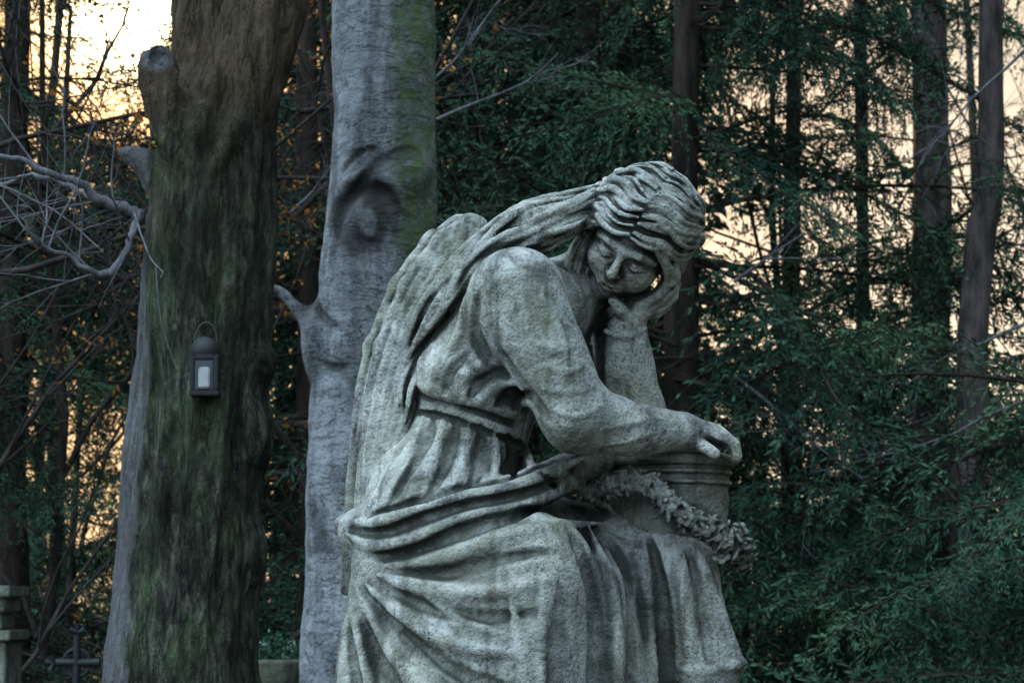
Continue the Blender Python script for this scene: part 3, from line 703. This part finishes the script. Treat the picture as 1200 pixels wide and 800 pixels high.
# ------------------------------------------------------------------ CONIFER BOUGHS (merged into one foliage mesh per tree)
def bough(seed,L=1.6,sp=.019,wf=1.0):
    r=np.random.default_rng(seed); base=[];dirn=[];ln=[];tb=Tubes()
    f=lambda t:np.array([L*t,0.06*math.sin(3*t+seed),-0.34*t*t+0.05*math.sin(5*t+seed)])
    tb.add([f(t) for t in np.linspace(0,1,8)],np.linspace(.012,.003,8),4,1)
    for sd in (-1,1):
        t=0.10
        while t<1:
            t+=r.uniform(.02,.055)
            if t>1: break
            l=(0.42*(1-t)**.7*r.uniform(.3,1.25)+0.08); an=math.radians(r.uniform(30,75)); o=f(t)
            d=np.array([math.cos(an),sd*math.sin(an),r.uniform(-.25,.25)]); dr=r.uniform(.2,1.3)
            pts=[o+d*l*s+np.array([0,0,-dr*l*s*s]) for s in np.linspace(0,1,4)]
            tb.add(pts,np.linspace(.003,.0012,4),3,1)
            m=int(l/sp)+2
            for i in range(m):
                s=(i+r.random())/m; q=o+d*l*s+np.array([0,0,-dr*l*s*s]); tg=d+np.array([0,0,-2*dr*s]); 
                for e in (-1,1):
                    lat=np.cross(tg,[0,0,1])*e; dd=tg*.8+lat*r.uniform(.4,1.1)+r.normal(0,.3,3); dd/=np.linalg.norm(dd)
                    base.append(q); dirn.append(dd); ln.append(r.uniform(.02,.075)*(1-.35*s))
    base=np.array(base);dirn=np.array(dirn);ln=np.array(ln)[:,None]
    w=np.cross(dirn,np.array([0,0,1])+r.normal(0,.6,dirn.shape)); w/=np.linalg.norm(w,axis=1)[:,None]; w*=.0048*wf*(.7+.6*r.random((len(w),1)))
    V=np.stack([base,base+dirn*ln*.5+w,base+dirn*ln,base+dirn*ln*.5-w],1).reshape(-1,3); Qn=np.arange(len(V)).reshape(-1,4)
    VT=np.concatenate(tb.V);QT=np.concatenate(tb.Q)+len(V)
    return np.vstack([V,VT]),np.vstack([Qn,QT]),np.concatenate([np.zeros(len(Qn)),np.ones(len(QT))])
BG=[bough(100+i) for i in range(6)]; BG2=[bough(200+i,1.6,.032,1.7) for i in range(6)]
def conifer(path,widths,D,layers,mat,lens=(0.9,1.6),seed=0,name="conifer_tree",top=14):
    random.seed(seed); e=empty(name)
    P=list(WP(path,D)); R=[w*0.5*0.0004*D for w in widths]
    b=P[0].copy(); b[2]=-.05; b[0]+= (P[0][0]-P[1][0])*0.3
    t=P[-1].copy(); t[2]=top; t[0]+=(P[-1][0]-P[-2][0])*1.0
    P=np.array([b]+P+[t]); R=np.array([R[0]*1.25]+R+[.02]); PR=catmull(np.hstack([P,R[:,None]]),8)
    tb=Tubes(); tb.add(PR[:,:3],np.maximum(PR[:,3],.01),14,0,wob=.35,seed=seed); tb.obj("trunk",e,[mat])
    VV=[];QQ=[];MM=[];n0=0; src=BG if D<12.5 else BG2
    for (za,zb_,n) in layers:
      for i in range(n):
        z=random.uniform(za,zb_); k=np.interp(z,PR[:,2],np.arange(len(PR))); j=int(k); p=PR[min(j,len(PR)-1),:3]
        v,q,m=random.choice(src); s=random.uniform(*lens)
        Rm=np.array(Euler((random.gauss(0,.6),random.uniform(-.4,.45),random.uniform(0,6.283)),'XYZ').to_matrix())*s
        VV.append(v@Rm.T+np.array([p[0],p[1],z])); QQ.append(q+n0); MM.append(m); n0+=len(v)
    add("foliage",np_mesh("foliage",np.vstack(VV),np.vstack(QQ),False,np.concatenate(MM)),e,[M_needle,M_tr_brown])
    return e
C=conifer
def el(D,py): return 1.6+D*math.tan(PITCH+math.atan((400-py)/600*HT))
def lay(D,pym,nl,nh,zb=.5): return [(zb,el(D,pym),nl),(el(D,pym),el(D,-250),nh)]
# right side
C([(1128,800),(1132,640),(1148,300),(1160,0)],[60,46,34,30],12,lay(12,420,32,12),M_tr_grey,seed=1,lens=(.6,1.1))
C([(1092,700),(1090,400),(1088,0)],[46,44,40],15,lay(15,430,36,12),M_tr_grey,seed=2,lens=(.8,1.4))
C([(930,700),(925,400),(930,0)],[26,22,18],14,lay(14,360,38,12),M_tr_brown,seed=3,lens=(.8,1.5))
C([(1010,700),(1012,400),(1008,0)],[22,18,15],18,lay(18,430,44,9),M_tr_brown,seed=4,lens=(1,1.7))
C([(1290,700),(1290,400),(1290,0)],[60,56,50],10.5,lay(10.5,430,32,6),M_tr_brown,seed=5,lens=(.8,1.3))
# centre
C([(802,700),(800,400),(805,0)],[42,38,32],12.4,lay(12.4,250,42,26),M_tr_brown,seed=6)
C([(700,700),(695,400),(690,0)],[36,32,28],15,lay(15,250,40,40),M_tr_brown,seed=7)
C([(618,700),(614,300),(610,0)],[32,28,26],16,lay(16,250,30,40),M_tr_brown,seed=8,lens=(1,1.8))
C([(545,700),(545,300),(548,0)],[30,28,26],18,lay(18,250,30,45),M_tr_brown,seed=9,lens=(1,1.8))
C([(365,700),(362,300),(360,0)],[30,28,26],14,lay(14,300,34,26),M_tr_brown,seed=10,lens=(.8,1.4))
# left
C([(15,760),(15,500),(20,0)],[36,32,28],14,[(.4,el(14,640),22),(el(14,430),el(14,150),34),(el(14,130),el(14,-40),13)],M_tr_brown,seed=11,lens=(.6,1.1))
C([(-90,700),(-90,400),(-90,0)],[50,46,40],12,[(.4,5.2,38)],M_tr_brown,seed=12,lens=(.7,1.1))
C([(222,700),(225,400),(225,0)],[30,26,22],19,[(.4,el(19,620),30),(el(19,420),el(19,170),44)],M_tr_brown,seed=13,lens=(1,1.8))
C([(70,700),(60,400),(70,260)],[20,16,12],21,[(.3,el(21,640),26),(el(21,400),el(21,160),42)],M_tr_brown,seed=14,lens=(.9,1.6),top=7.6)
# ------------------------------------------------------------------ DISTANT FOREST (merged)
def fartree(seed):
    r=np.random.default_rng(seed); n=5200
    t=r.random(n)**1.15; z=.03+.97*t; R=.24*(1-z)**.65*(0.75+.25*np.sin(z*60+seed))*np.sqrt(r.random(n)); a=r.random(n)*6.283
    a+= .5*np.sin(z*23)
    P=np.stack([R*np.cos(a),R*np.sin(a),z-.10*R/.24*.6],1)
    d=np.stack([np.cos(a),np.sin(a),-.45+0*a],1)+r.normal(0,.45,(n,3)); d/=np.linalg.norm(d,axis=1)[:,None]
    w=np.cross(d,r.normal(0,1,(n,3))); w/=np.linalg.norm(w,axis=1)[:,None]
    return P,d,w,r.uniform(.010,.026,(n,1))
FT=[fartree(i) for i in range(4)]
forest=empty("distant_forest"); random.seed(77); FV=[];tbf=Tubes()
def far(px,D,h,w=1.0):
    P,d,wv,l=random.choice(FT); a=random.uniform(0,6.28); c,s=math.cos(a),math.sin(a); Rm=np.array([[c,-s,0],[s,c,0],[0,0,1]])
    P=(P*np.array([w,w,1]))@Rm.T*h; d=d@Rm.T; wv=wv@Rm.T; hh=min(h,11); l=l*hh; ww=.0036*hh*wv
    o=np.array([(px-600)/600*HT*D,D,-.1]); P=P+o
    FV.append(np.stack([P,P+d*l*.5+ww,P+d*l,P+d*l*.5-ww],1).reshape(-1,3))
    tbf.add([o,o+[0,0,h*.5],o+[0,0,h*.97]],[.013*h,.008*h,.01],7)
for D in (20,24,29,35,43,55):
    step=1.9/(D*0.0004)*(1+0.012*D)
    px=-400+random.uniform(0,step)
    while px<1600:
        DD=D+random.uniform(-1.5,1.5)
        if 400<px<740: far(px,DD,random.uniform(11,16),random.uniform(.5,.62))
        elif px>=740: far(px,DD,1.6+D*random.uniform(.08,.125),random.uniform(1.0,1.5))
        elif px<250: far(px,DD,1.6+D*random.choice([.04,.06,.10,.16,.2] if not 20<px<170 else [.02,.04,.06]),random.uniform(.6,.9) if 0<px<200 else 1.1)
        else: far(px,DD,random.uniform(7,11),random.uniform(.5,.8))
        px+=step*random.uniform(.7,1.3)
V=np.concatenate(FV); add("needles",np_mesh("needles",V,np.arange(len(V)).reshape(-1,4),False),forest,[M_far]); tbf.obj("stems",forest,[M_tr_brown])
wood=empty("woodland_trunks"); tb=Tubes(); random.seed(9)
for i in range(30):
    D=random.uniform(20,48); px=random.uniform(-150,1350)
    if 70<px<195 or (px>840 and i%4): continue
    x=(px-600)/600*HT*D; r=random.uniform(.05,.13); l=random.uniform(-.6,.6)
    if 60<px<230: l=0
    tb.add([(x+l*t+.1*math.sin(5*t+i),D,t*14-.1) for t in np.linspace(0,1,10)],np.linspace(r,r*.4,10),8,0,.2,i)
tb.obj("slender_trunks",wood,[M_tr_brown])
# ------------------------------------------------------------------ BARE TREES / TWIGS
def bare(name,roots,seed,leaves=False,mat=M_twig,lev=3,kids=(6,6,5,4)):
    random.seed(seed); e=empty(name); tb=Tubes(); lf=[] if leaves else None
    for (p,d,L,r) in roots: grow(tb,p,d,L,r,lev,lf,kids,6,.4,.05)
    tb.obj("branches",e,[mat])
    if lf: V,Q=leafmesh(lf,.022); add("dry_leaves",np_mesh("dry_leaves",V,Q,False),e,[M_dry])
for i,(px,D) in enumerate(((-60,10.5),(50,12.5),(95,17),(345,12))):
    x=(px-600)/600*HT*D; rs=[((x,D,-.05),(random.gauss(0,.05),0,1),5.5,.045)]
    for q in range(7): rs.append(((x,D,.8+q*.6),(random.gauss(0,1),random.gauss(0,.7),.5),2.2,.018))
    bare("bare_sapling",rs,40+i,i in (0,2))
for i,(px,D) in enumerate(((960,17),(1180,19))):
    x=(px-600)/600*HT*D; rs=[((x,D,-.05),(0,0,1),7,.05)]
    for q in range(6): rs.append(((x,D,2.5+q*.6),(random.gauss(0,1),random.gauss(0,.7),.5),2.6,.014))
    bare("bare_sapling",rs,50+i,False)
rs=[]
for P in ([(512,90),(560,55),(632,8)],[(512,140),(580,110),(660,112)],[(860,330),(900,300),(980,250)],[(1200,470),(1100,520),(960,540)],[(1200,380),(1140,420),(1060,400)],[(860,440),(960,470),(1040,560)],[(1200,60),(1150,100),(1080,180)],[(340,250),(375,215),(392,205)]):
    a,b,c=WP([p+(0,) for p in P],11.5); rs.append((a,b-a+(c-a),np.linalg.norm(c-a)*1.1,.010))
bare("bare_beech_branches",rs,61,False,M_twigp,2,(4,5,4))
# ------------------------------------------------------------------ GROUND
n=NT("leaf_litter_ground"); a=n.noise(9,6,.7); b=n.noise(1.1,4)
m=n.pbr(n.mix(n.ramp(b,[(.4,0.),(.6,1.)]),n.ramp(a,[(.35,(.02,.016,.010)),(.6,(.09,.06,.035))]),n.ramp(a,[(.35,(.015,.025,.01)),(.6,(.04,.07,.03))])),.95,n.bump(a,.05))
xs=np.concatenate([np.linspace(-400,-30,8),np.linspace(-28,28,57),np.linspace(30,400,8)]); ys=np.concatenate([np.linspace(-200,-10,6),np.linspace(-8,60,69),np.linspace(65,600,10)])
XX,YY=np.meshgrid(xs,ys,indexing='ij'); Vg=np.stack([XX,YY,0*XX],-1).reshape(-1,3)
amp=smooth(7,14,Vg[:,1])*.12; Vg[:,2]=amp*(fbm(Vg*.23+3,3,5)-.2)
ny=len(ys); I=(np.arange(len(xs)-1)[:,None]*ny+np.arange(ny-1)[None,:]).ravel(); Qg=np.stack([I,I+ny,I+ny+1,I+1],1)
add("ground",np_mesh("ground",Vg,Qg),None,[m])
# ------------------------------------------------------------------ LIGHT
sd=ray(148,6); sd/=np.linalg.norm(sd)
ele=math.asin(sd[2]); az=math.atan2(sd[0],sd[1])
sl=bpy.data.lights.new("sun","SUN"); sl.energy=4.5; sl.angle=math.radians(.5); sl.color=(1,.64,.34)
so=bpy.data.objects.new("sun",sl); scene.collection.objects.link(so); so.rotation_euler=Vector(sd).to_track_quat('Z','Y').to_euler(); so.location=(-5,20,10)
w=bpy.data.worlds.new("World"); scene.world=w; w.use_nodes=True; t=w.node_tree; N_=t.nodes; N_.clear()
out=N_.new('ShaderNodeOutputWorld'); bg=N_.new('ShaderNodeBackground'); sky=N_.new('ShaderNodeTexSky'); sky.sky_type='NISHITA'; sky.sun_disc=False
sky.sun_elevation=ele; sky.sun_rotation=az; sky.air_density=1.3; sky.dust_density=3; sky.ozone_density=3
tc=N_.new('ShaderNodeTexCoord')
def vm(op,a,b):
    m=N_.new('ShaderNodeVectorMath'); m.operation=op
    for v,k in ((a,0),(b,1)):
        if isinstance(v,tuple): m.inputs[k].default_value=v
        else: t.links.new(v,m.inputs[k])
    return m.outputs['Value' if op=='DOT_PRODUCT' else 0]
def mm(op,a,b=0):
    m=N_.new('ShaderNodeMath'); m.operation=op
    for v,k in ((a,0),(b,1)):
        if isinstance(v,(int,float)): m.inputs[k].default_value=v
        else: t.links.new(v,m.inputs[k])
    return m.outputs[0]
def scl(c,f):
    m=N_.new('ShaderNodeVectorMath'); m.operation='SCALE'
    if isinstance(c,tuple): m.inputs[0].default_value=c
    else: t.links.new(c,m.inputs[0])
    if isinstance(f,(int,float)): m.inputs[3].default_value=f
    else: t.links.new(f,m.inputs[3])
    return m.outputs[0]
dr=tc.outputs['Generated']
ds=mm('MAXIMUM',vm('DOT_PRODUCT',dr,tuple(sd)),0.0)
core=scl((1,.82,.48),mm('MULTIPLY',mm('POWER',ds,3200),26.0))
halo=scl((1,.46,.12),mm('MULTIPLY',mm('POWER',ds,420),1.6))
dy=mm('MAXIMUM',vm('DOT_PRODUCT',dr,(0.08,.997,0.0)),0.0); dy7=mm('POWER',dy,7)
mf=mm('MINIMUM',mm('MULTIPLY',mm('POWER',ds,40),1.5),1.0)
warm_glow=scl((.95,.77,.57),mm('MULTIPLY',mm('SUBTRACT',1.0,mf),mm('MULTIPLY',dy7,1.45)))
org=scl((1.0,.50,.14),mm('MULTIPLY',mf,mm('MULTIPLY',dy7,1.45)))
dz=mm('MAXIMUM',vm('DOT_PRODUCT',dr,(-.38,-.36,.85)),0.0)
cool=scl((.45,.60,.70),mm('MULTIPLY',mm('POWER',dz,2.2),5.6))
fade=mm('SUBTRACT',1.0,mm('MULTIPLY',mm('POWER',dy,5),.98))
tot=vm('ADD',vm('ADD',scl(sky.outputs[0],.012),core),vm('ADD',vm('ADD',halo,org),vm('ADD',warm_glow,scl(cool,fade))))
t.links.new(tot,bg.inputs[0]); bg.inputs[1].default_value=1.0; t.links.new(bg.outputs[0],out.inputs[0])
print("done",time.time()-T0,len(bpy.data.objects))
